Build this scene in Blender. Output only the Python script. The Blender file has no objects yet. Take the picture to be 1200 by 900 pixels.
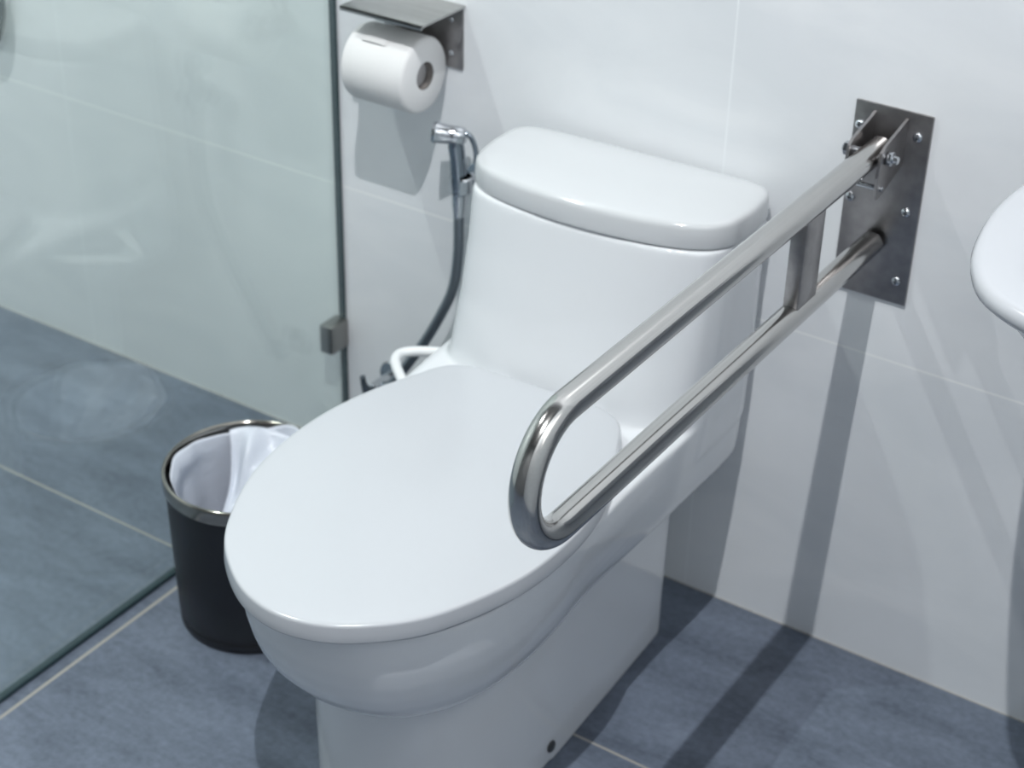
import bpy, bmesh, math, random
from mathutils import Vector, Matrix
random.seed(4)
C = bpy.context.scene.collection
PI = math.pi

# ---------------------------------------------------------------- materials
def new_mat(name):
    m = bpy.data.materials.new(name); m.use_nodes = True
    return m, m.node_tree.nodes, m.node_tree.links, m.node_tree.nodes['Principled BSDF']

def plain(name, col, rough=.4, metal=0., spec=.5, coat=0., bump=0., bscale=200.):
    m, N, Lk, b = new_mat(name)
    b.inputs['Base Color'].default_value = (*col, 1)
    b.inputs['Roughness'].default_value = rough
    b.inputs['Metallic'].default_value = metal
    b.inputs['Specular IOR Level'].default_value = spec
    b.inputs['Coat Weight'].default_value = coat
    b.inputs['Coat Roughness'].default_value = .04
    t = N.new('ShaderNodeTexCoord')
    n = N.new('ShaderNodeTexNoise'); n.inputs['Scale'].default_value = bscale; n.inputs['Detail'].default_value = 3
    Lk.new(t.outputs['Object'], n.inputs['Vector'])
    mr = N.new('ShaderNodeMapRange')
    mr.inputs['To Min'].default_value = max(rough - .04, .02); mr.inputs['To Max'].default_value = rough + .04
    Lk.new(n.outputs['Fac'], mr.inputs['Value']); Lk.new(mr.outputs['Result'], b.inputs['Roughness'])
    if bump:
        bp = N.new('ShaderNodeBump'); bp.inputs['Strength'].default_value = bump; bp.inputs['Distance'].default_value = .001
        Lk.new(n.outputs['Fac'], bp.inputs['Height']); Lk.new(bp.outputs['Normal'], b.inputs['Normal'])
    return m

def brushed(name, col, rough, stretch=(400, 4, 400), var=.12):
    m, N, Lk, b = new_mat(name)
    b.inputs['Metallic'].default_value = 1
    t = N.new('ShaderNodeTexCoord'); mp = N.new('ShaderNodeMapping'); mp.inputs['Scale'].default_value = stretch
    n = N.new('ShaderNodeTexNoise'); n.inputs['Scale'].default_value = 1; n.inputs['Detail'].default_value = 4
    Lk.new(t.outputs['Object'], mp.inputs['Vector']); Lk.new(mp.outputs['Vector'], n.inputs['Vector'])
    r = N.new('ShaderNodeValToRGB')
    r.color_ramp.elements[0].position = .3; r.color_ramp.elements[1].position = .7
    r.color_ramp.elements[0].color = (*[c*(1-var) for c in col], 1); r.color_ramp.elements[1].color = (*[min(1, c*(1+var)) for c in col], 1)
    Lk.new(n.outputs['Fac'], r.inputs['Fac']); Lk.new(r.outputs['Color'], b.inputs['Base Color'])
    mr = N.new('ShaderNodeMapRange'); mr.inputs['To Min'].default_value = rough*.8; mr.inputs['To Max'].default_value = rough*1.2
    Lk.new(n.outputs['Fac'], mr.inputs['Value']); Lk.new(mr.outputs['Result'], b.inputs['Roughness'])
    return m

def grid_line(N, Lk, axis_out, off, period, width):
    """1 on a grout line of the given width along one coordinate"""
    a = N.new('ShaderNodeMath'); a.operation = 'SUBTRACT'; a.inputs[1].default_value = off - period/2
    Lk.new(axis_out, a.inputs[0])
    w = N.new('ShaderNodeMath'); w.operation = 'FLOORED_MODULO'; w.inputs[1].default_value = period
    Lk.new(a.outputs[0], w.inputs[0])
    s = N.new('ShaderNodeMath'); s.operation = 'SUBTRACT'; s.inputs[1].default_value = period/2
    Lk.new(w.outputs[0], s.inputs[0])
    ab = N.new('ShaderNodeMath'); ab.operation = 'ABSOLUTE'; Lk.new(s.outputs[0], ab.inputs[0])
    lt = N.new('ShaderNodeMath'); lt.operation = 'LESS_THAN'; lt.inputs[1].default_value = width/2
    Lk.new(ab.outputs[0], lt.inputs[0])
    return lt.outputs[0]

def vmax(N, Lk, a, b):
    m = N.new('ShaderNodeMath'); m.operation = 'MAXIMUM'; Lk.new(a, m.inputs[0]); Lk.new(b, m.inputs[1]); return m.outputs[0]

def mixc(N, Lk, fac, a, b):
    m = N.new('ShaderNodeMix'); m.data_type = 'RGBA'
    Lk.new(fac, m.inputs['Factor'])
    for v, s in ((a, 'A'), (b, 'B')):
        sock = [i for i in m.inputs if i.name == s and i.type == 'RGBA'][0]
        if isinstance(v, tuple): sock.default_value = (*v, 1)
        else: Lk.new(v, sock)
    return [o for o in m.outputs if o.type == 'RGBA'][0]

def wall_mat(name, along):
    m, N, Lk, b = new_mat(name)
    t = N.new('ShaderNodeTexCoord'); sp = N.new('ShaderNodeSeparateXYZ'); Lk.new(t.outputs['Object'], sp.inputs[0])
    h = grid_line(N, Lk, sp.outputs['Z'], .5014, .64, .0032)
    v = grid_line(N, Lk, sp.outputs[along], .560, 1.28, .0026)
    mp = N.new('ShaderNodeMapping'); mp.inputs['Rotation'].default_value = (.2, .7, .3); mp.inputs['Scale'].default_value = (1.4, 1.4, 3.2)
    Lk.new(t.outputs['Object'], mp.inputs['Vector'])
    n = N.new('ShaderNodeTexNoise'); n.inputs['Scale'].default_value = 2.3; n.inputs['Detail'].default_value = 6; n.inputs['Distortion'].default_value = 1.2
    Lk.new(mp.outputs['Vector'], n.inputs['Vector'])
    r = N.new('ShaderNodeValToRGB'); r.color_ramp.elements[0].position = .35; r.color_ramp.elements[1].position = .65
    r.color_ramp.elements[0].color = (*WALL_DARK, 1); r.color_ramp.elements[1].color = (*WALL, 1)
    Lk.new(n.outputs['Fac'], r.inputs['Fac'])
    c0 = mixc(N, Lk, v, r.outputs['Color'], (.84, .86, .88))
    c = mixc(N, Lk, h, c0, (.89, .90, .90))
    Lk.new(c, b.inputs['Base Color'])
    b.inputs['Roughness'].default_value = .32
    b.inputs['Specular IOR Level'].default_value = .4
    n2 = N.new('ShaderNodeTexNoise'); n2.inputs['Scale'].default_value = 60; n2.inputs['Detail'].default_value = 4
    Lk.new(t.outputs['Object'], n2.inputs['Vector'])
    bp = N.new('ShaderNodeBump'); bp.inputs['Strength'].default_value = .06; bp.inputs['Distance'].default_value = .002
    Lk.new(n2.outputs['Fac'], bp.inputs['Height']); Lk.new(bp.outputs['Normal'], b.inputs['Normal'])
    return m

WALL = (.80, .815, .835); WALL_DARK = (.745, .765, .79)
FLOOR_A = (.060, .075, .105); FLOOR_B = (.185, .22, .285)

def floor_mat():
    m, N, Lk, b = new_mat('slate_floor_tile')
    t = N.new('ShaderNodeTexCoord'); sp = N.new('ShaderNodeSeparateXYZ'); Lk.new(t.outputs['Object'], sp.inputs[0])
    gy = grid_line(N, Lk, sp.outputs['Y'], -.389, .64, .0042)
    gx = grid_line(N, Lk, sp.outputs['X'], -.0815, 1.28, .006)
    ge = grid_line(N, Lk, sp.outputs['Y'], 0., 50., .006)
    g = vmax(N, Lk, vmax(N, Lk, gy, gx), ge)
    mp = N.new('ShaderNodeMapping'); mp.inputs['Scale'].default_value = (3.2, 9, 1); mp.inputs['Rotation'].default_value = (0, 0, .12)
    Lk.new(t.outputs['Object'], mp.inputs['Vector'])
    n = N.new('ShaderNodeTexNoise'); n.inputs['Scale'].default_value = 1.5; n.inputs['Detail'].default_value = 10; n.inputs['Roughness'].default_value = .70; n.inputs['Distortion'].default_value = .3
    Lk.new(mp.outputs['Vector'], n.inputs['Vector'])
    n2 = N.new('ShaderNodeTexNoise'); n2.inputs['Scale'].default_value = 90; n2.inputs['Detail'].default_value = 4
    Lk.new(t.outputs['Object'], n2.inputs['Vector'])
    ad = N.new('ShaderNodeMath'); ad.operation = 'MULTIPLY_ADD'; ad.inputs[1].default_value = .4
    Lk.new(n2.outputs['Fac'], ad.inputs[0]); Lk.new(n.outputs['Fac'], ad.inputs[2])
    r = N.new('ShaderNodeValToRGB'); r.color_ramp.elements[0].position = .42; r.color_ramp.elements[1].position = 1.0
    r.color_ramp.elements[0].color = (*FLOOR_A, 1); r.color_ramp.elements[1].color = (*FLOOR_B, 1)
    Lk.new(ad.outputs[0], r.inputs['Fac'])
    c = mixc(N, Lk, g, r.outputs['Color'], (.32, .31, .285))
    Lk.new(c, b.inputs['Base Color'])
    b.inputs['Roughness'].default_value = .5
    bp = N.new('ShaderNodeBump'); bp.inputs['Strength'].default_value = .12; bp.inputs['Distance'].default_value = .003
    Lk.new(ad.outputs[0], bp.inputs['Height']); Lk.new(bp.outputs['Normal'], b.inputs['Normal'])
    return m

def glass_mat():
    m, N, Lk, b = new_mat('shower_glass')
    out = N['Material Output']; N.remove(b)
    tr = N.new('ShaderNodeBsdfTransparent'); tr.inputs['Color'].default_value = (.965, 1, .98, 1)
    gl = N.new('ShaderNodeBsdfGlossy'); gl.inputs['Roughness'].default_value = .0; gl.inputs['Color'].default_value = (.96, 1, .985, 1)
    lw = N.new('ShaderNodeLayerWeight'); lw.inputs['Blend'].default_value = .5
    pw = N.new('ShaderNodeMath'); pw.operation = 'POWER'; pw.inputs[1].default_value = 5; Lk.new(lw.outputs['Facing'], pw.inputs[0])
    fr = N.new('ShaderNodeMath'); fr.operation = 'MULTIPLY_ADD'; fr.inputs[1].default_value = .935; fr.inputs[2].default_value = .065
    Lk.new(pw.outputs[0], fr.inputs[0])
    mx = N.new('ShaderNodeMixShader')
    Lk.new(fr.outputs[0], mx.inputs[0]); Lk.new(tr.outputs[0], mx.inputs[1]); Lk.new(gl.outputs[0], mx.inputs[2])
    # faint diffuse haze mixed in to brighten the pane and soften contrast
    di = N.new('ShaderNodeBsdfDiffuse'); di.inputs['Color'].default_value = (.72, .78, .77, 1)
    t = N.new('ShaderNodeTexCoord'); n = N.new('ShaderNodeTexNoise'); n.inputs['Scale'].default_value = 3; n.inputs['Detail'].default_value = 3
    Lk.new(t.outputs['Object'], n.inputs['Vector'])
    mr = N.new('ShaderNodeMapRange'); mr.inputs['To Min'].default_value = .02; mr.inputs['To Max'].default_value = .035
    Lk.new(n.outputs['Fac'], mr.inputs['Value'])
    m2 = N.new('ShaderNodeMixShader')
    Lk.new(mr.outputs['Result'], m2.inputs[0]); Lk.new(mx.outputs[0], m2.inputs[1]); Lk.new(di.outputs[0], m2.inputs[2])
    Lk.new(m2.outputs[0], out.inputs['Surface'])
    return m

def liner_mat():
    m, N, Lk, b = new_mat('bin_liner_plastic')
    b.inputs['Base Color'].default_value = (.60, .63, .70, 1); b.inputs['Roughness'].default_value = .3
    b.inputs['Subsurface Weight'].default_value = .0
    t = N.new('ShaderNodeTexCoord'); n = N.new('ShaderNodeTexNoise'); n.inputs['Scale'].default_value = 45; n.inputs['Detail'].default_value = 3
    n.inputs['Distortion'].default_value = 1.5
    Lk.new(t.outputs['Object'], n.inputs['Vector'])
    bp = N.new('ShaderNodeBump'); bp.inputs['Strength'].default_value = .35; bp.inputs['Distance'].default_value = .004
    Lk.new(n.outputs['Fac'], bp.inputs['Height']); Lk.new(bp.outputs['Normal'], b.inputs['Normal'])
    return m

M = dict(
    wall_back=wall_mat('wall_tile', 'X'), wall_side=wall_mat('wall_tile_side', 'Y'),
    floor=floor_mat(), glass=glass_mat(), liner=liner_mat(),
    ceiling=plain('ceiling_paint', (.20, .20, .195), .8), wall_front=plain('front_wall_paint', (.15, .155, .16), .7),
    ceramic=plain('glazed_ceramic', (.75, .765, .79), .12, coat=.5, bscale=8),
    lid_ceramic_dimmed=plain('lid_ceramic_dimmed', (.595, .608, .625), .12, coat=.4, bscale=8),  # body ceramic again, colour lowered to temper the strong light on the tank lid
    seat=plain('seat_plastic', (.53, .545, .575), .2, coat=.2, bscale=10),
    steel=brushed('brushed_steel', (.56, .55, .535), .15, (600, 2, 600), .04),
    plate=brushed('plate_steel', (.36, .345, .345), .33, (60, 60, 60)),
    shelf=brushed('shelf_steel', (.46, .46, .45), .33, (5, 300, 300)),
    chrome=plain('chrome', (.60, .62, .65), .12, metal=1), chrome_dark_reflection=plain('chrome_dark_reflection', (.30, .34, .38), .14, metal=1),  # second chrome is darkened: the dark surroundings it mirrors are in its colour
    hose=plain('hose_steel', (.22, .25, .28), .35, metal=1),
    black=plain('black_leatherette', (.008, .009, .013), .42, bump=.25, bscale=320),
    rim=brushed('rim_steel', (.36, .34, .31), .13, (30, 30, 400), .05),
    paper=plain('tissue_paper', (.74, .735, .735), .9, spec=.1, bump=.3, bscale=260),
    card=plain('cardboard', (.20, .18, .17), .8),
    rubber=plain('dark_rubber', (.02, .025, .028), .6),
    gasket=plain('glass_edge_seal', (.025, .05, .058), .35),
    cap=plain('grey_cap', (.05, .055, .06), .4),
    bracket=plain('clamp_steel', (.30, .30, .29), .35, metal=1),
    whitehose=plain('white_plastic', (.80, .81, .82), .35),
)

# ---------------------------------------------------------------- mesh helpers
def obj(name, bm, m, parent=None, smooth=True, auto=None):
    bmesh.ops.recalc_face_normals(bm, faces=bm.faces)
    me = bpy.data.meshes.new(name); bm.to_mesh(me); bm.free()
    me.materials.append(m)
    for p in me.polygons: p.use_smooth = smooth
    if smooth and auto is not None:
        me.set_sharp_from_angle(angle=math.radians(auto))
    o = bpy.data.objects.new(name, me); C.objects.link(o)
    if parent is not None: o.parent = parent
    return o

def thing(name, label, cat, loc=(0, 0, 0), rotz=0, group=None):
    o = bpy.data.objects.new(name, None); C.objects.link(o)
    o.empty_display_size = .05
    o.location = loc; o.rotation_euler = (0, 0, rotz)
    o['label'] = label; o['category'] = cat
    if group: o['group'] = group
    return o

def tag(o, label, cat, group=None):
    o['label'] = label; o['category'] = cat
    if group: o['group'] = group
    return o

def struct(o):
    o['kind'] = 'structure'; return o

def box(bm, x0, x1, y0, y1, z0, z1, bev=0., seg=2):
    vs = [bm.verts.new((x, y, z)) for x in (x0, x1) for y in (y0, y1) for z in (z0, z1)]
    q = [(0, 1, 3, 2), (4, 6, 7, 5), (0, 4, 5, 1), (2, 3, 7, 6), (0, 2, 6, 4), (1, 5, 7, 3)]
    fs = [bm.faces.new([vs[i] for i in f]) for f in q]
    if bev:
        es = list({e for f in fs for e in f.edges})
        bmesh.ops.bevel(bm, geom=es, offset=bev, segments=seg, affect='EDGES', profile=.5)

def loft(bm, rings, cap0=True, cap1=True, closed=True):
    R = [[bm.verts.new(p) for p in r] for r in rings]
    n = len(R[0])
    for a, b in zip(R, R[1:]):
        for i in range(n if closed else n-1):
            j = (i+1) % n
            bm.faces.new((a[i], a[j], b[j], b[i]))
    if cap0: bm.faces.new(R[0][::-1])
    if cap1: bm.faces.new(R[-1])
    return R

def circle(cx, cy, z, r, n=64):
    return [(cx + r*math.cos(2*PI*i/n), cy + r*math.sin(2*PI*i/n), z) for i in range(n)]

def lathe(bm, prof, cx=0, cy=0, n=72, cap0=True, cap1=True):
    loft(bm, [circle(cx, cy, z, r, n) for r, z in prof], cap0, cap1)

def tube(bm, pts, rad, n=20, caps=True):
    pts = [Vector(p) for p in pts]
    rad = rad if isinstance(rad, (list, tuple)) else [rad]*len(pts)
    T = []
    for i in range(len(pts)):
        a = pts[max(i-1, 0)]; b = pts[min(i+1, len(pts)-1)]
        T.append((b-a).normalized())
    up = Vector((0, 0, 1)) if abs(T[0].z) < .9 else Vector((1, 0, 0))
    nrm = T[0].cross(up).normalized(); rings = []
    for p, t, r in zip(pts, T, rad):
        nrm = (nrm - t*nrm.dot(t)).normalized(); bi = t.cross(nrm)
        rings.append([tuple(p + nrm*(r*math.cos(2*PI*k/n)) + bi*(r*math.sin(2*PI*k/n))) for k in range(n)])
    loft(bm, rings, caps, caps)

def cyl(bm, a, b, r, n=24, bev=0.):
    a = Vector(a); b = Vector(b); d = (b-a).normalized()
    if bev:
        tube(bm, [a, a+d*bev, b-d*bev, b], [r-bev, r, r, r-bev], n)
    else: tube(bm, [a, b], r, n)

def spline(ctrl, n, closed=False):
    """Catmull-Rom through the control points, n samples per span"""
    P = [Vector(c) for c in ctrl]; out = []
    m = len(P); spans = m if closed else m-1
    for i in range(spans):
        if closed: p0, p1, p2, p3 = P[(i-1) % m], P[i], P[(i+1) % m], P[(i+2) % m]
        else: p0, p1, p2, p3 = P[max(i-1, 0)], P[i], P[i+1], P[min(i+2, m-1)]
        for k in range(n):
            t = k/n
            out.append(.5*((2*p1) + (p2-p0)*t + (2*p0-5*p1+4*p2-p3)*t*t + (3*p1-p0-3*p2+p3)*t**3))
    if not closed: out.append(P[-1])
    return out

def resample(pts, n):
    """n points evenly along a closed polyline"""
    P = [Vector(p) for p in pts]; L = [0]
    for i in range(len(P)): L.append(L[-1] + (P[(i+1) % len(P)]-P[i]).length)
    out = []; k = 0
    for i in range(n):
        s = L[-1]*i/n
        while L[k+1] < s: k += 1
        u = (s-L[k])/max(L[k+1]-L[k], 1e-9)
        out.append(P[k].lerp(P[(k+1) % len(P)], u))
    return out

def outline(half, n=160, cx=0.):
    """closed plan outline from right-half points, rear centre to front centre"""
    ctrl = [(x, y, 0) for x, y in half] + [(-x, y, 0) for x, y in half[-2:0:-1]]
    pts = resample(spline(ctrl, 12, True), n)
    return [Vector((p.x+cx, p.y, 0)) for p in pts]

def inset(pts, d):
    n = len(pts); out = []
    area = sum(pts[i].x*pts[(i+1) % n].y - pts[(i+1) % n].x*pts[i].y for i in range(n))
    s = 1 if area > 0 else -1
    for i in range(n):
        t = (pts[(i+1) % n]-pts[i-1]).normalized()
        nn = Vector((-t.y, t.x, 0))*s
        out.append(pts[i] + nn*d)
    return out

def ring(pts, z, d=0., sc=1.):
    if d > .014:
        q = inset(pts, .014); ext = max(p.x for p in q)-min(p.x for p in q)
        sc = sc*(1 - 2*(d-.014)/ext)
    else:
        q = inset(pts, d) if d else pts
    if sc != 1.:
        c = sum(q, Vector())/len(q); q = [c+(p-c)*sc for p in q]
    return [(p.x, p.y, z) for p in q]

# ---------------------------------------------------------------- the room
H = 3.5
X0, X1, Y1 = -1.75, 1.70, -3.3
bm = bmesh.new(); box(bm, X0-.1, X1+.1, Y1-.1, .1, -.1, 0); struct(obj('floor', bm, M['floor'], smooth=False))
bm = bmesh.new(); box(bm, X0-.1, X1+.1, 0, .1, 0, H); struct(obj('wall_back', bm, M['wall_back'], smooth=False))
bm = bmesh.new(); box(bm, X0-.1, X0, Y1, 0, 0, H); struct(obj('wall_left', bm, M['wall_side'], smooth=False))
bm = bmesh.new(); box(bm, X1, X1+.1, Y1, 0, 0, H); struct(obj('wall_right', bm, M['wall_side'], smooth=False))
bm = bmesh.new(); box(bm, X0-.1, X1+.1, Y1-.1, Y1, 0, H); struct(obj('wall_front', bm, M['wall_front'], smooth=False))
bm = bmesh.new(); box(bm, X0-.1, X1+.1, Y1-.1, .1, H, H+.1); struct(obj('ceiling', bm, M['ceiling'], smooth=False))

# ---------------------------------------------------------------- toilet
toilet = thing('toilet', 'white one-piece toilet with closed lid, against the tiled wall under the steel rail', 'toilet',
               (.43, -.012, 0), math.radians(2.5))
# body: pedestal, bowl with deck, tank grown together
bm = bmesh.new()
ped = outline([(0, -.115), (.10, -.115), (.146, -.118), (.152, -.135), (.152, -.22), (.151, -.34), (.150, -.46), (.140, -.55), (.112, -.625), (.065, -.668), (0, -.682)])
loft(bm, [ring(ped, .0), ring(ped, .06), ring(ped, .14, -.001), ring(ped, .22, -.002), ring(ped, .335, -.004)])
# bowl and deck in one: rings shrink towards the pedestal, the underside rising to the rear
rimo = outline([(0, .0), (.13, .0), (.184, -.003), (.206, -.022), (.210, -.07), (.207, -.15), (.203, -.24), (.198, -.33), (.196, -.42), (.197, -.52),
                (.190, -.60), (.170, -.675), (.133, -.737), (.080, -.782), (0, -.799)], 200)
def bowl_ring(t):
    """t 0 at the rim to 1 at the lower crease"""
    out = []
    sm = lambda v: v*v*(3-2*v)
    cl = lambda v: min(1, max(0, v))
    for p in rimo:
        f = sm(cl((-.19 - p.y)/.22))                 # 0 over the deck, 1 along the bowl
        g = sm(cl((-.45 - p.y)/.33))                 # 1 at the front
        zl = .297 + (.252-.297)*f - .016*g
        ang = t*PI/2
        z = .416 + (zl-.416)*math.sin(ang)
        v = (p - Vector((.0, -.40, 0))).normalized()
        fr = max(0, -v.y)**3
        D = .012*(1-f) + (.052 + .052*fr)*f
        d = D*(1-math.cos(ang))
        w = cl((-p.y)/.10)
        q = p - Vector((v.x*d, v.y*d*(1 if p.y < -.2 else .2)*w, 0))
        out.append((q.x, q.y, z))
    return out
loft(bm, [[(p[0]*.93, p[1]*.985-.004, .421) for p in bowl_ring(0)]] + [bowl_ring(t/10) for t in range(11)])
# tank: slightly flared to the front towards the deck
tk = lambda w, f, b: [(0, b), (w*.7, b), (w*.93, b-.006), (w, b-.03), (w*1.0, f*.45), (w*.975, f*.70), (w*.86, f*.87), (w*.5, f*.975), (0, f)]
loft(bm, [ring(outline(tk(.205, -.262, .0), 160, .004), .36), ring(outline(tk(.205, -.252, .0), 160, .005), .40), ring(outline(tk(.203, -.238, .0), 160, .009), .44),
          ring(outline(tk(.200, -.219, .0), 160, .013), .52), ring(outline(tk(.198, -.204, .0), 160, .0155), .60), ring(outline(tk(.1975, -.1925, -.001), 160, .016), .672)])
bmesh.ops.recalc_face_normals(bm, faces=bm.faces)
tmp = obj('body_source', bm, M['ceramic'])
md = tmp.modifiers.new('r', 'REMESH'); md.mode = 'VOXEL'; md.voxel_size = .0035
md = tmp.modifiers.new('s', 'SMOOTH'); md.factor = .5; md.iterations = 9
dg = bpy.context.evaluated_depsgraph_get()
me = bpy.data.meshes.new_from_object(tmp.evaluated_get(dg))
bpy.data.objects.remove(tmp)
me.name = 'body'
for p in me.polygons: p.use_smooth = True
body = bpy.data.objects.new('body', me); C.objects.link(body); body.parent = toilet

# tank lid
tl = outline([(0, .002), (.13, .002), (.176, -.003), (.197, -.022), (.2025, -.062), (.201, -.10), (.190, -.142), (.153, -.171), (.085, -.189), (0, -.195)], 160, .016)
bm = bmesh.new()
loft(bm, [ring(tl, .6735, .010), ring(tl, .6735, .0025), ring(tl, .6745, .0006), ring(tl, .677), ring(tl, .690, .0003), ring(tl, .7005, .0010), ring(tl, .7042, .0020), ring(tl, .7066, .0036), ring(tl, .7083, .0060),
          ring(tl, .7095, .0095), ring(tl, .7104, .015), ring(tl, .7116, .03), ring(tl, .7130, .055), ring(tl, .7142, .09), ring(tl, .7147, .13), ring(tl, .7149, .17)])
obj('tank_lid', bm, M['lid_ceramic_dimmed'], toilet)

# seat and lid
lo = outline([(0, -.246), (.07, -.247), (.112, -.252), (.140, -.272), (.160, -.312), (.186, -.375), (.204, -.445), (.210, -.52), (.203, -.60), (.184, -.665), (.150, -.735), (.110, -.780), (.058, -.815), (0, -.828)], 200, -.002)
bm = bmesh.new()
so = [Vector((p.x*.955, (p.y+.52)*.95-.52, 0)) for p in lo]
hole = [Vector((.115*math.cos(a), -.55+.16*math.sin(a), 0)) for a in [2*PI*i/200 for i in range(200)]]
loft(bm, [ring(so, .4165), ring(so, .4285)])
obj('seat', bm, M['seat'], toilet)
bm = bmesh.new()
loft(bm, [ring(lo, .4265, .010), ring(lo, .4265, .002), ring(lo, .4272, .0004), ring(lo, .429), ring(lo, .438, .0006), ring(lo, .4470, .0014), ring(lo, .4492, .0018), ring(lo, .4506, .0027), ring(lo, .4514, .0040),
          ring(lo, .4519, .0060), ring(lo, .4524, .0105), ring(lo, .4530, .02), ring(lo, .4538, .05), ring(lo, .4545, .09), ring(lo, .4550, .14), ring(lo, .4552, .19)])
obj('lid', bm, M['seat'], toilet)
# hinge blocks behind the lid
for s in (-1, 1):
    bm = bmesh.new(); box(bm, s*.075-.022, s*.075+.022, -.262, -.236, .417, .443, .006, 3)
    obj('hinge', bm, M['seat'], toilet)
# floor bolt cap on the pedestal side
bm = bmesh.new(); cyl(bm, (.149, -.452, .032), (.1545, -.452, .032), .009, 24, .002)
tag_cap = obj('bolt_cap', bm, M['cap'], toilet); tag_cap['label'] = 'dark round bolt cap'
# white tube loop standing out behind the lid on the left
bm = bmesh.new()
tube(bm, spline([(-.185, -.125, .386), (-.222, -.146, .383), (-.258, -.160, .380), (-.277, -.176, .378), (-.273, -.197, .377), (-.246, -.226, .377), (-.212, -.254, .377), (-.17, -.285, .377)], 8), .0078, 16)
obj('side_loop', bm, M['whitehose'], toilet)

# ---------------------------------------------------------------- fold-down grab bar
BX, ZT, ZB = .787, .8112, .6708
bar = thing('grab_bar', 'brushed steel U-shaped fold-down grab bar with screwed wall plate, beside the toilet', 'grab bar', (BX, 0, .724))
def rel(bm):
    bmesh.ops.translate(bm, verts=bm.verts, vec=(-BX, 0, -.724)); return bm
bm = bmesh.new(); box(bm, .738, .842, -.0045, -.0005, .5905, .857, .0012)
obj('wall_plate', rel(bm), M['plate'], bar, auto=40)
bm = bmesh.new()
zc = (ZT+ZB)/2; rb = (ZT-ZB)/2; yb = -.770
pts = [(BX, -.030, ZT)] + [(BX, -.03-(-yb-.03)*i/12, ZT) for i in range(1, 12)]
pts += [(BX, yb - rb*math.sin(a), zc + rb*math.cos(a)) for a in [PI*i/28 for i in range(29)]]
pts += [(BX, yb + (-yb-.012)*i/12, ZB) for i in range(1, 13)]
tube(bm, pts, .016, 36)
obj('rail_tube', rel(bm), M['steel'], bar, auto=60)
bm = bmesh.new(); box(bm, BX-.010, BX+.010, -.257, -.204, ZB+.010, ZT-.010, .002)
obj('strut', rel(bm), M['plate'], bar, auto=40)
# two bracket cheeks hold the upper tube
def cheek(x0, x1):
    bm = bmesh.new()
    prof = [(-.0046, .848), (-.0046, .784), (-.074, .763), (-.082, .765), (-.085, .795), (-.081, .828), (-.071, .834)]
    a = [bm.verts.new((x0, y, z)) for y, z in prof]; b = [bm.verts.new((x1, y, z)) for y, z in prof]
    bm.faces.new(a); bm.faces.new(b[::-1])
    for i in range(len(prof)): bm.faces.new((a[i], b[i], b[(i+1) % len(prof)], a[(i+1) % len(prof)]))
    bmesh.ops.bevel(bm, geom=list(bm.edges), offset=.0006, segments=1, affect='EDGES')
    return bm
for x0 in (BX-.0235, BX+.0195):
    obj('bracket_cheek', rel(cheek(x0, x0+.004)), M['plate'], bar, smooth=False)
bm = bmesh.new(); cyl(bm, (BX-.036, -.062, ZT+.004), (BX+.038, -.062, ZT+.004), .0052, 20, .001)
cyl(bm, (BX-.034, -.062, ZT+.004), (BX-.025, -.062, ZT+.004), .009, 6, .001)
cyl(bm, (BX+.0245, -.062, ZT+.004), (BX+.031, -.062, ZT+.004), .0095, 24, .001)
obj('pivot_bolt', rel(bm), M['chrome'], bar, auto=40)
bm = bmesh.new(); cyl(bm, (BX-.026, -.072, .777), (BX+.027, -.072, .777), .0036, 16, .0008)
obj('stop_pin', rel(bm), M['chrome'], bar, auto=40)
for x, z in ((.7470, .8245), (.8250, .8260), (.7468, .7235), (.8245, .7220), (.7468, .6225), (.8255, .6232)):
    bm = bmesh.new()
    R = 22; prof = [(.0068, -.0044), (.0066, -.0058), (.0055, -.0072), (.0036, -.0082), (.0015, -.0086)]
    rings = [[(x + r*math.cos(2*PI*i/R), y, z + r*math.sin(2*PI*i/R)) for i in range(R)] for r, y in prof]
    loft(bm, rings)
    sc = obj('screw', rel(bm), M['chrome'], bar, auto=50)
    bm = bmesh.new()
    box(bm, x-.0028, x+.0028, -.0089, -.0083, z-.0006, z+.0006); box(bm, x-.0006, x+.0006, -.0089, -.0083, z-.0028, z+.0028)
    obj('slot', rel(bm), M['rubber'], sc, smooth=False)

# ---------------------------------------------------------------- toilet roll holder and roll
hold = thing('toilet_roll_holder', 'folded steel toilet roll holder with shelf top, on the wall beside the glass', 'toilet roll holder', (.06, 0, .80))
T = lambda bm: (bmesh.ops.translate(bm, verts=bm.verts, vec=(-.06, 0, -.80)), bm)[1]
bm = bmesh.new(); box(bm, -.010, .1335, -.108, -.0005, .8455, .8495, .0008); box(bm, -.010, .1335, -.108, -.1045, .8425, .8495, .0008)
obj('shelf', T(bm), M['shelf'], hold, auto=40)
bm = bmesh.new(); box(bm, -.010, .1315, -.004, -.0006, .752, .8460, .0008)
obj('back_plate', T(bm), M['plate'], hold, auto=40)
bm = bmesh.new(); tube(bm, spline([(-.013, -.004, .755), (-.014, -.030, .755), (-.014, -.052, .755), (-.006, -.060, .755), (.03, -.060, .755), (.098, -.060, .755)], 8), .0165, 28)
obj('roll_arm', T(bm), M['plate'], hold, auto=60)
for z in (.775, .825):
    bm = bmesh.new(); cyl(bm, (.112, -.0038, z), (.112, -.0068, z), .0045, 18, .001); obj('screw', T(bm), M['chrome'], hold, auto=40)

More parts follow.
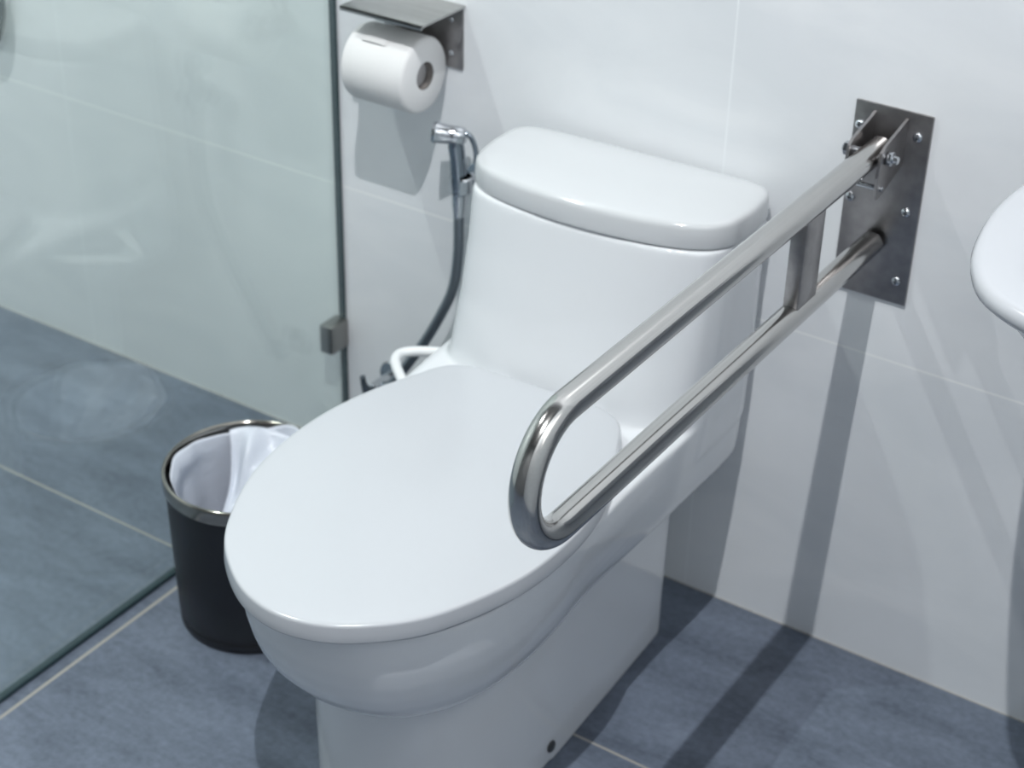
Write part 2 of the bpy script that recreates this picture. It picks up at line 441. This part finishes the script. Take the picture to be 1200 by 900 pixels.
roll = thing('toilet_roll', 'white toilet paper roll hanging on the steel holder', 'toilet roll', (.0485, -.06, .755))
bm = bmesh.new()
n = 96; RO = .057
def rring(r, x): return [(x, r*math.cos(2*PI*i/n), r*math.sin(2*PI*i/n)) for i in range(n)]
L2 = .0565
loft(bm, [rring(.0206, -L2), rring(RO-.006, -L2), rring(RO-.0015, -L2+.003), rring(RO, -L2+.007), rring(RO, L2-.007), rring(RO-.0015, L2-.003), rring(RO-.006, L2), rring(.0206, L2)], False, False)
obj('paper', bm, M['paper'], roll)
bm = bmesh.new(); loft(bm, [rring(.0205, -L2+.001), rring(.0205, L2-.001), rring(.0195, L2-.001), rring(.0195, -L2+.001), rring(.0205, -L2+.001)], False, False)
obj('core', bm, M['card'], roll)
# loose end of the sheet lifting a little from the roll
bm = bmesh.new(); rings = []
for i in range(13):
    a = math.radians(128 - 34*i/12)
    lift = .0004 + .0032*max(0, (6-i)/6)**2
    rings.append([(x, (RO+lift+dz)*math.cos(a), (RO+lift+dz)*math.sin(a)) for x, dz in ((-.030, -.001), (-.02, .0004), (0, .0006), (.012, -.001), (0, .0010), (-.02, .0008))])
loft(bm, rings); obj('sheet_end', bm, M['paper'], roll, auto=60)

# ---------------------------------------------------------------- bidet sprayer, its wall hook and the valve
hook = thing('sprayer_hook', 'small chrome wall hook that holds the bidet sprayer beside the tank', 'wall hook', (.163, 0, .595))
bm = bmesh.new(); cyl(bm, (0, -.0005, 0), (0, -.008, 0), .021, 28, .002); cyl(bm, (0, -.008, 0), (0, -.03, 0), .009, 20)
obj('base', bm, M['chrome'], hook, auto=40)
bm = bmesh.new(); R = 28; rr = []
for i in range(25):
    a = math.radians(-150 + 300*i/24) + PI/2
    cxx, cyy = -.004, -.045
    rr.append([(cxx + r*math.cos(a), cyy + r*math.sin(a), z) for r, z in ((.0135, -.012), (.0170, -.012), (.0178, .010), (.0150, .012))])
loft(bm, rr); obj('cradle', bm, M['chrome'], hook, auto=40)

spray = thing('bidet_sprayer', 'chrome hand-held bidet sprayer with dark flexible hose, hanging between roll and tank', 'bidet sprayer', (.155, -.045, .585))
bm = bmesh.new()
tube(bm, [(.001, 0, -.014), (.001, 0, .0), (0, 0, .022), (-.002, -.001, .050), (-.004, -.002, .068), (-.005, -.003, .080)], [.0090, .0130, .0125, .0118, .0122, .010], 24)
obj('handle', bm, M['chrome_dark_reflection'], spray, auto=50)
bm = bmesh.new()
tube(bm, [(.010, .003, .0845), (.007, .002, .0845), (-.006, -.003, .0850), (-.0062, -.003, .0850), (-.030, -.0125, .0862), (-.0315, -.013, .0862), (-.036, -.015, .0865)], [.009, .0130, .0145, .0136, .0155, .0168, .0155], 28)
obj('spray_head', bm, M['chrome'], spray, auto=50)
bm = bmesh.new()
tube(bm, spline([(.006, .002, .090), (.015, .005, .087), (.022, .007, .074), (.025, .008, .058), (.024, .008, .046)], 6), .0040, 12)
obj('trigger', bm, M['chrome_dark_reflection'], spray)
bm = bmesh.new()
hp = spline([(.001, 0, -.010), (.0, 0, -.05), (-.001, .0, -.11), (-.010, .0, -.17), (-.033, .0, -.225), (-.065, .0, -.285), (-.100, .0, -.340), (-.135, .0, -.392), (-.152, .004, -.400)], 60)
tube(bm, hp, [.0078 + .0007*math.sin(i*1.1) for i in range(len(hp))], 14)
obj('hose', bm, M['hose'], spray)
bm = bmesh.new(); tube(bm, [(.001, 0, -.008), (.001, 0, -.022), (.0, 0, -.045)], [.0112, .0112, .0085], 20)
obj('hose_nut', bm, M['chrome'], spray, auto=40)

valve = thing('angle_valve', 'chrome angle valve low on the wall behind the toilet lid', 'valve', (-.006, 0, .183))
bm = bmesh.new(); cyl(bm, (0, -.0005, 0), (0, -.006, 0), .026, 28, .002); cyl(bm, (0, -.006, 0), (0, -.060, 0), .0105, 20, .002); cyl(bm, (0, -.041, 0), (.012, -.041, .002), .008, 18)
obj('valve_body', bm, M['chrome'], valve, auto=40)
bm = bmesh.new(); tube(bm, [(-.004, -.060, 0), (-.004, -.070, .004), (-.004, -.076, .022), (-.004, -.078, .034)], [.008, .007, .005, .0045], 16)
obj('lever', bm, M['hose'], valve, auto=50)

# ---------------------------------------------------------------- glass screen
GX = -.1084
scr = thing('shower_screen', 'clear greenish glass shower screen standing left of the toilet and bin', 'shower screen', (GX, -.95, 0))
G = lambda bm: (bmesh.ops.translate(bm, verts=bm.verts, vec=(-GX, .95, 0)), bm)[1]
bm = bmesh.new(); box(bm, GX-.005, GX+.005, -1.95, -.004, .008, 2.1, .001, 1)
obj('glass_pane', G(bm), M['glass'], scr, smooth=False)
bm = bmesh.new(); box(bm, GX-.0056, GX+.0056, -1.95, -.004, .0005, .008, .0008, 1)
obj('bottom_seal', G(bm), M['gasket'], scr, smooth=False)
bm = bmesh.new(); box(bm, GX-.0055, GX+.0055, -.0055, -.0005, .010, 2.1)
obj('edge_seal', G(bm), M['gasket'], scr, smooth=False)
for z in (.235, 1.75):
    bm = bmesh.new(); box(bm, GX-.016, GX+.010, -.046, -.0008, z-.026, z+.026, .003, 2)
    obj('wall_clamp', G(bm), M['bracket'], scr, auto=40)

hz = thing('shower_hose', 'thin dark shower hose hanging at the top left edge of the photo, behind the glass', 'shower hose', (-.86, -.016, .613))
bm = bmesh.new(); tube(bm, [(.030, 0, .95)] + spline([(.030, 0, .60), (.029, 0, .25), (.027, 0, .10), (.018, 0, .035)], 10), .0042, 14)
tube(bm, spline([(-.045, 0, .03), (-.052, 0, .12), (-.055, 0, .40), (-.055, 0, .95)], 10), .0042, 14)
obj('hose', bm, M['hose'], hz)
bm = bmesh.new(); tube(bm, spline([(.021, 0, .048), (.014, 0, .015), (.0, 0, -.022), (-.018, 0, -.038), (-.036, 0, -.015), (-.045, 0, .035)], 8), .0105, 18)
obj('sleeve', bm, M['gasket'], hz)
bm = bmesh.new(); box(bm, -.075, .05, -.012, .0155, .94, .98, .006, 3); obj('wall_fitting', bm, M['chrome'], hz, auto=40)

# ---------------------------------------------------------------- waste bin and its liner
bx_, by_ = .0505, -.4281
BH = .262
bin_ = thing('waste_bin', 'round black open waste bin with polished steel rim, on the floor left of the toilet', 'waste bin', (bx_, by_, 0))
bm = bmesh.new()
lathe(bm, [(.108, .0005), (.1125, .002), (.114, .006), (.114, .016), (.1125, .018), (.1145, .021), (.1165, .10), (.119, BH-.026), (.119, BH-.006), (.116, BH-.006), (.113, .02), (.02, .018)], n=96)
obj('bin_body', bm, M['black'], bin_, auto=50)
bm = bmesh.new()
lathe(bm, [(.1195, BH-.024), (.1215, BH-.024), (.1225, BH-.022), (.1228, BH-.006), (.1225, BH-.002), (.1208, BH), (.1185, BH), (.1168, BH-.002), (.116, BH-.006), (.1155, BH-.016), (.1163, BH-.016), (.119, BH-.022), (.1195, BH-.024)], n=96, cap0=False, cap1=False)
obj('rim', bm, M['rim'], bin_)

bm = bmesh.new()
NA, NR = 120, 34
rows = []
def liner_r(a, t):
    """bag wall hung inside the bin: t 0 at top .. 1 at bottom"""
    f = .004*math.sin(7*a+1.3) + .003*math.sin(13*a) + .003*math.sin(4*a+5*t)
    return .1130 - .020*t + f*(.30+.6*t)
for k in range(NR):
    t = k/(NR-1)
    z0 = BH - .008 - .20*t
    row = []
    for i in range(NA):
        a = 2*PI*i/NA
        r = liner_r(a, t)
        # the bag sags inwards in soft folds at the back
        g = math.exp(-((a-1.15)/.42)**2)
        fold = g*(.040*math.exp(-((t-.22)/.16)**2)) + .020*math.exp(-((a-2.0)/.16)**2)*math.exp(-((t-.30)/.25)**2)
        r -= fold
        r -= .012*math.exp(-((a-3.55)/.55)**2)*math.exp(-((t-.10)/.10)**2)
        zz = z0 + .010*math.exp(-((a-1.6)/.35)**2)*(1-t) - .006*math.sin(3*a+.5)*(1-t)
        row.append((r*math.cos(a), r*math.sin(a), zz))
    rows.append(row)
loft(bm, rows, False, False)
cv = rows[-1]
bm.verts.ensure_lookup_table()
base = bm.verts[-NA:]
ctr = bm.verts.new((0, 0, BH-.225))
for i in range(NA): bm.faces.new((base[i], base[(i+1) % NA], ctr))
# gathered folds: part of the bag slumps from the back rim towards the front of the bin
lp = []
NU, NV = 90, 26
for i in range(NU):
    u = i/(NU-1)
    a = math.radians(20 + 125*u)
    top = Vector((.108*math.cos(a), .108*math.sin(a), BH-.008 + .005*math.sin(9*u)))
    mid = Vector((.062*math.cos(a*1.0) + .008, .062*math.sin(a) - .022, BH-.050 - .030*math.sin(u*PI)))
    end = Vector((.012 + .045*(.5-u), -.075 - .012*math.sin(u*7), BH-.135))
    row = []
    for j in range(NV):
        v = j/(NV-1)
        p = top*(1-v)**2 + mid*2*v*(1-v) + end*v*v
        w = math.sin(PI*min(1, v*1.15))
        ridge = .018*math.sin(u*16 + 3.4*v + .6) + .008*math.sin(u*31 - 4*v + 1)
        n_ = Vector((-.15*math.cos(a), -.35, 1)).normalized()
        p = p + n_*(ridge*w)
        row.append(tuple(p))
    lp.append(row)
loft(bm, lp, False, False, closed=False)
ln = obj('bin_liner', bm, M['liner'])
ln.location = (bx_, by_, 0)
md = ln.modifiers.new('thick', 'SOLIDIFY'); md.thickness = .0006
tag(ln, 'crumpled white plastic liner bag inside the black bin', 'bin liner')

# ---------------------------------------------------------------- wash basin (only its left end shows)
basin = thing('wash_basin', 'white rounded ceramic wash basin cut off by the right edge of the photo', 'wash basin', (X1, -.272, .90), -PI/2)
def bo(w, f, b=0.0): return outline([(0, b-.0006), (w*.82, b-.0006), (w*.97, b-.006), (w*1.0, b-.03), (w*1.0, f*.35), (w*.985, f*.62), (w*.93, f*.78), (w*.80, f*.90), (w*.58, f*.96), (w*.3, f*.99), (0, f)], 160)
BW, BF = .265, -.683
o = bo(BW, BF)
bm = bmesh.new()
loft(bm, [ring(bo(.10, -.22), -.20), ring(bo(.16, -.40), -.17), ring(bo(.20, -.54), -.12), ring(bo(.232, -.62), -.07), ring(bo(.247, -.653), -.035), ring(bo(.251, -.660), -.026),
          ring(bo(.259, -.675), -.024), ring(bo(.264, -.682), -.018), ring(o, -.010), ring(o, -.005, .002), ring(o, -.001, .006), ring(o, 0, .012), ring(o, -.001, .03), ring(o, -.004, .045),
          ring(o, -.02, .055, .99), ring(o, -.06, .065, .95), ring(o, -.10, .07, .8), ring(o, -.12, .07, .5), ring(o, -.125, .07, .15)])
obj('basin_bowl', bm, M['seat'], basin)
bm = bmesh.new(); lathe(bm, [(.0, -.124), (.021, -.124), (.023, -.1225), (.021, -.120), (.004, -.119)], cx=0, cy=-.33, n=40)
obj('drain', bm, M['chrome'], basin, auto=40)
bm = bmesh.new(); lathe(bm, [(.024, -.003), (.024, .002), (.018, .004), (.018, .10), (.016, .112), (.004, .114)], cx=0, cy=-.06, n=40)
tube(bm, spline([(0, -.06, .075), (0, -.10, .085), (0, -.15, .080), (0, -.165, .065)], 6), .010, 18)
obj('tap', bm, M['chrome'], basin, auto=40)

# ---------------------------------------------------------------- lamps and an added fill light
def spot(name, loc, power, col, radius, cone=150, blend=.5):
    l = bpy.data.lights.new(name, 'SPOT'); l.energy = power; l.color = col; l.shadow_soft_size = radius
    l.spot_size = math.radians(cone); l.spot_blend = blend
    o = bpy.data.objects.new(name, l); C.objects.link(o); o.location = loc
    return o
spot('downlight_key', (.90, -1.57, 3.44), 268, (.97, .99, .995), .014)
spot('downlight_shower', (-.90, -.95, 3.44), 225, (.97, .99, 1.0), .02, 96, 1.0)
def area(name, loc, to, sx, sy, power, col):
    l = bpy.data.lights.new(name, 'AREA'); l.shape = 'RECTANGLE'; l.size = sx; l.size_y = sy; l.energy = power; l.color = col
    o = bpy.data.objects.new(name, l); C.objects.link(o); o.location = loc
    o.rotation_euler = (Vector(to)-Vector(loc)).to_track_quat('-Z', 'Y').to_euler()
area('right_fill', (1.66, -.85, 1.6), (.5, -.5, .5), 0.8, .5, 2.0, (1.0, .98, .95))  # soft warm fill added from the right
w = bpy.data.worlds.new('world'); bpy.context.scene.world = w; w.use_nodes = True
w.node_tree.nodes['Background'].inputs[0].default_value = (.8, .85, .9, 1); w.node_tree.nodes['Background'].inputs[1].default_value = .2

# ---------------------------------------------------------------- camera
f, yaw, pitch, roll_ = 2046.629, .5725, .5511, .0252
fw = Vector((-math.sin(yaw)*math.cos(pitch), math.cos(yaw)*math.cos(pitch), -math.sin(pitch)))
r = Vector((math.cos(yaw), math.sin(yaw), 0)); u = r.cross(fw)
c, s = math.cos(roll_), math.sin(roll_)
rr_, uu = c*r + s*u, -s*r + c*u
cam = bpy.data.cameras.new('camera'); co = bpy.data.objects.new('camera', cam); C.objects.link(co)
mt = Matrix.Identity(4)
for i in range(3): mt[i][0], mt[i][1], mt[i][2] = rr_[i], uu[i], -fw[i]
mt.translation = Vector((1.5034, -1.9785, 1.6957))
co.matrix_world = mt
cam.sensor_width = 36; cam.lens = f*36/1200; cam.clip_start = .05
cam.dof.use_dof = True; cam.dof.focus_distance = 1.80; cam.dof.aperture_fstop = 5.6; cam.dof.aperture_blades = 0
sc = bpy.context.scene
sc.camera = co
sc.view_settings.view_transform = 'Standard'; sc.view_settings.look = 'None'
sc.view_settings.exposure = -0.02; sc.view_settings.gamma = 1; sc.view_settings.use_curve_mapping = False
sc.cycles.use_denoising = True
sc.cycles.max_bounces = 12; sc.cycles.diffuse_bounces = 6; sc.cycles.transparent_max_bounces = 12
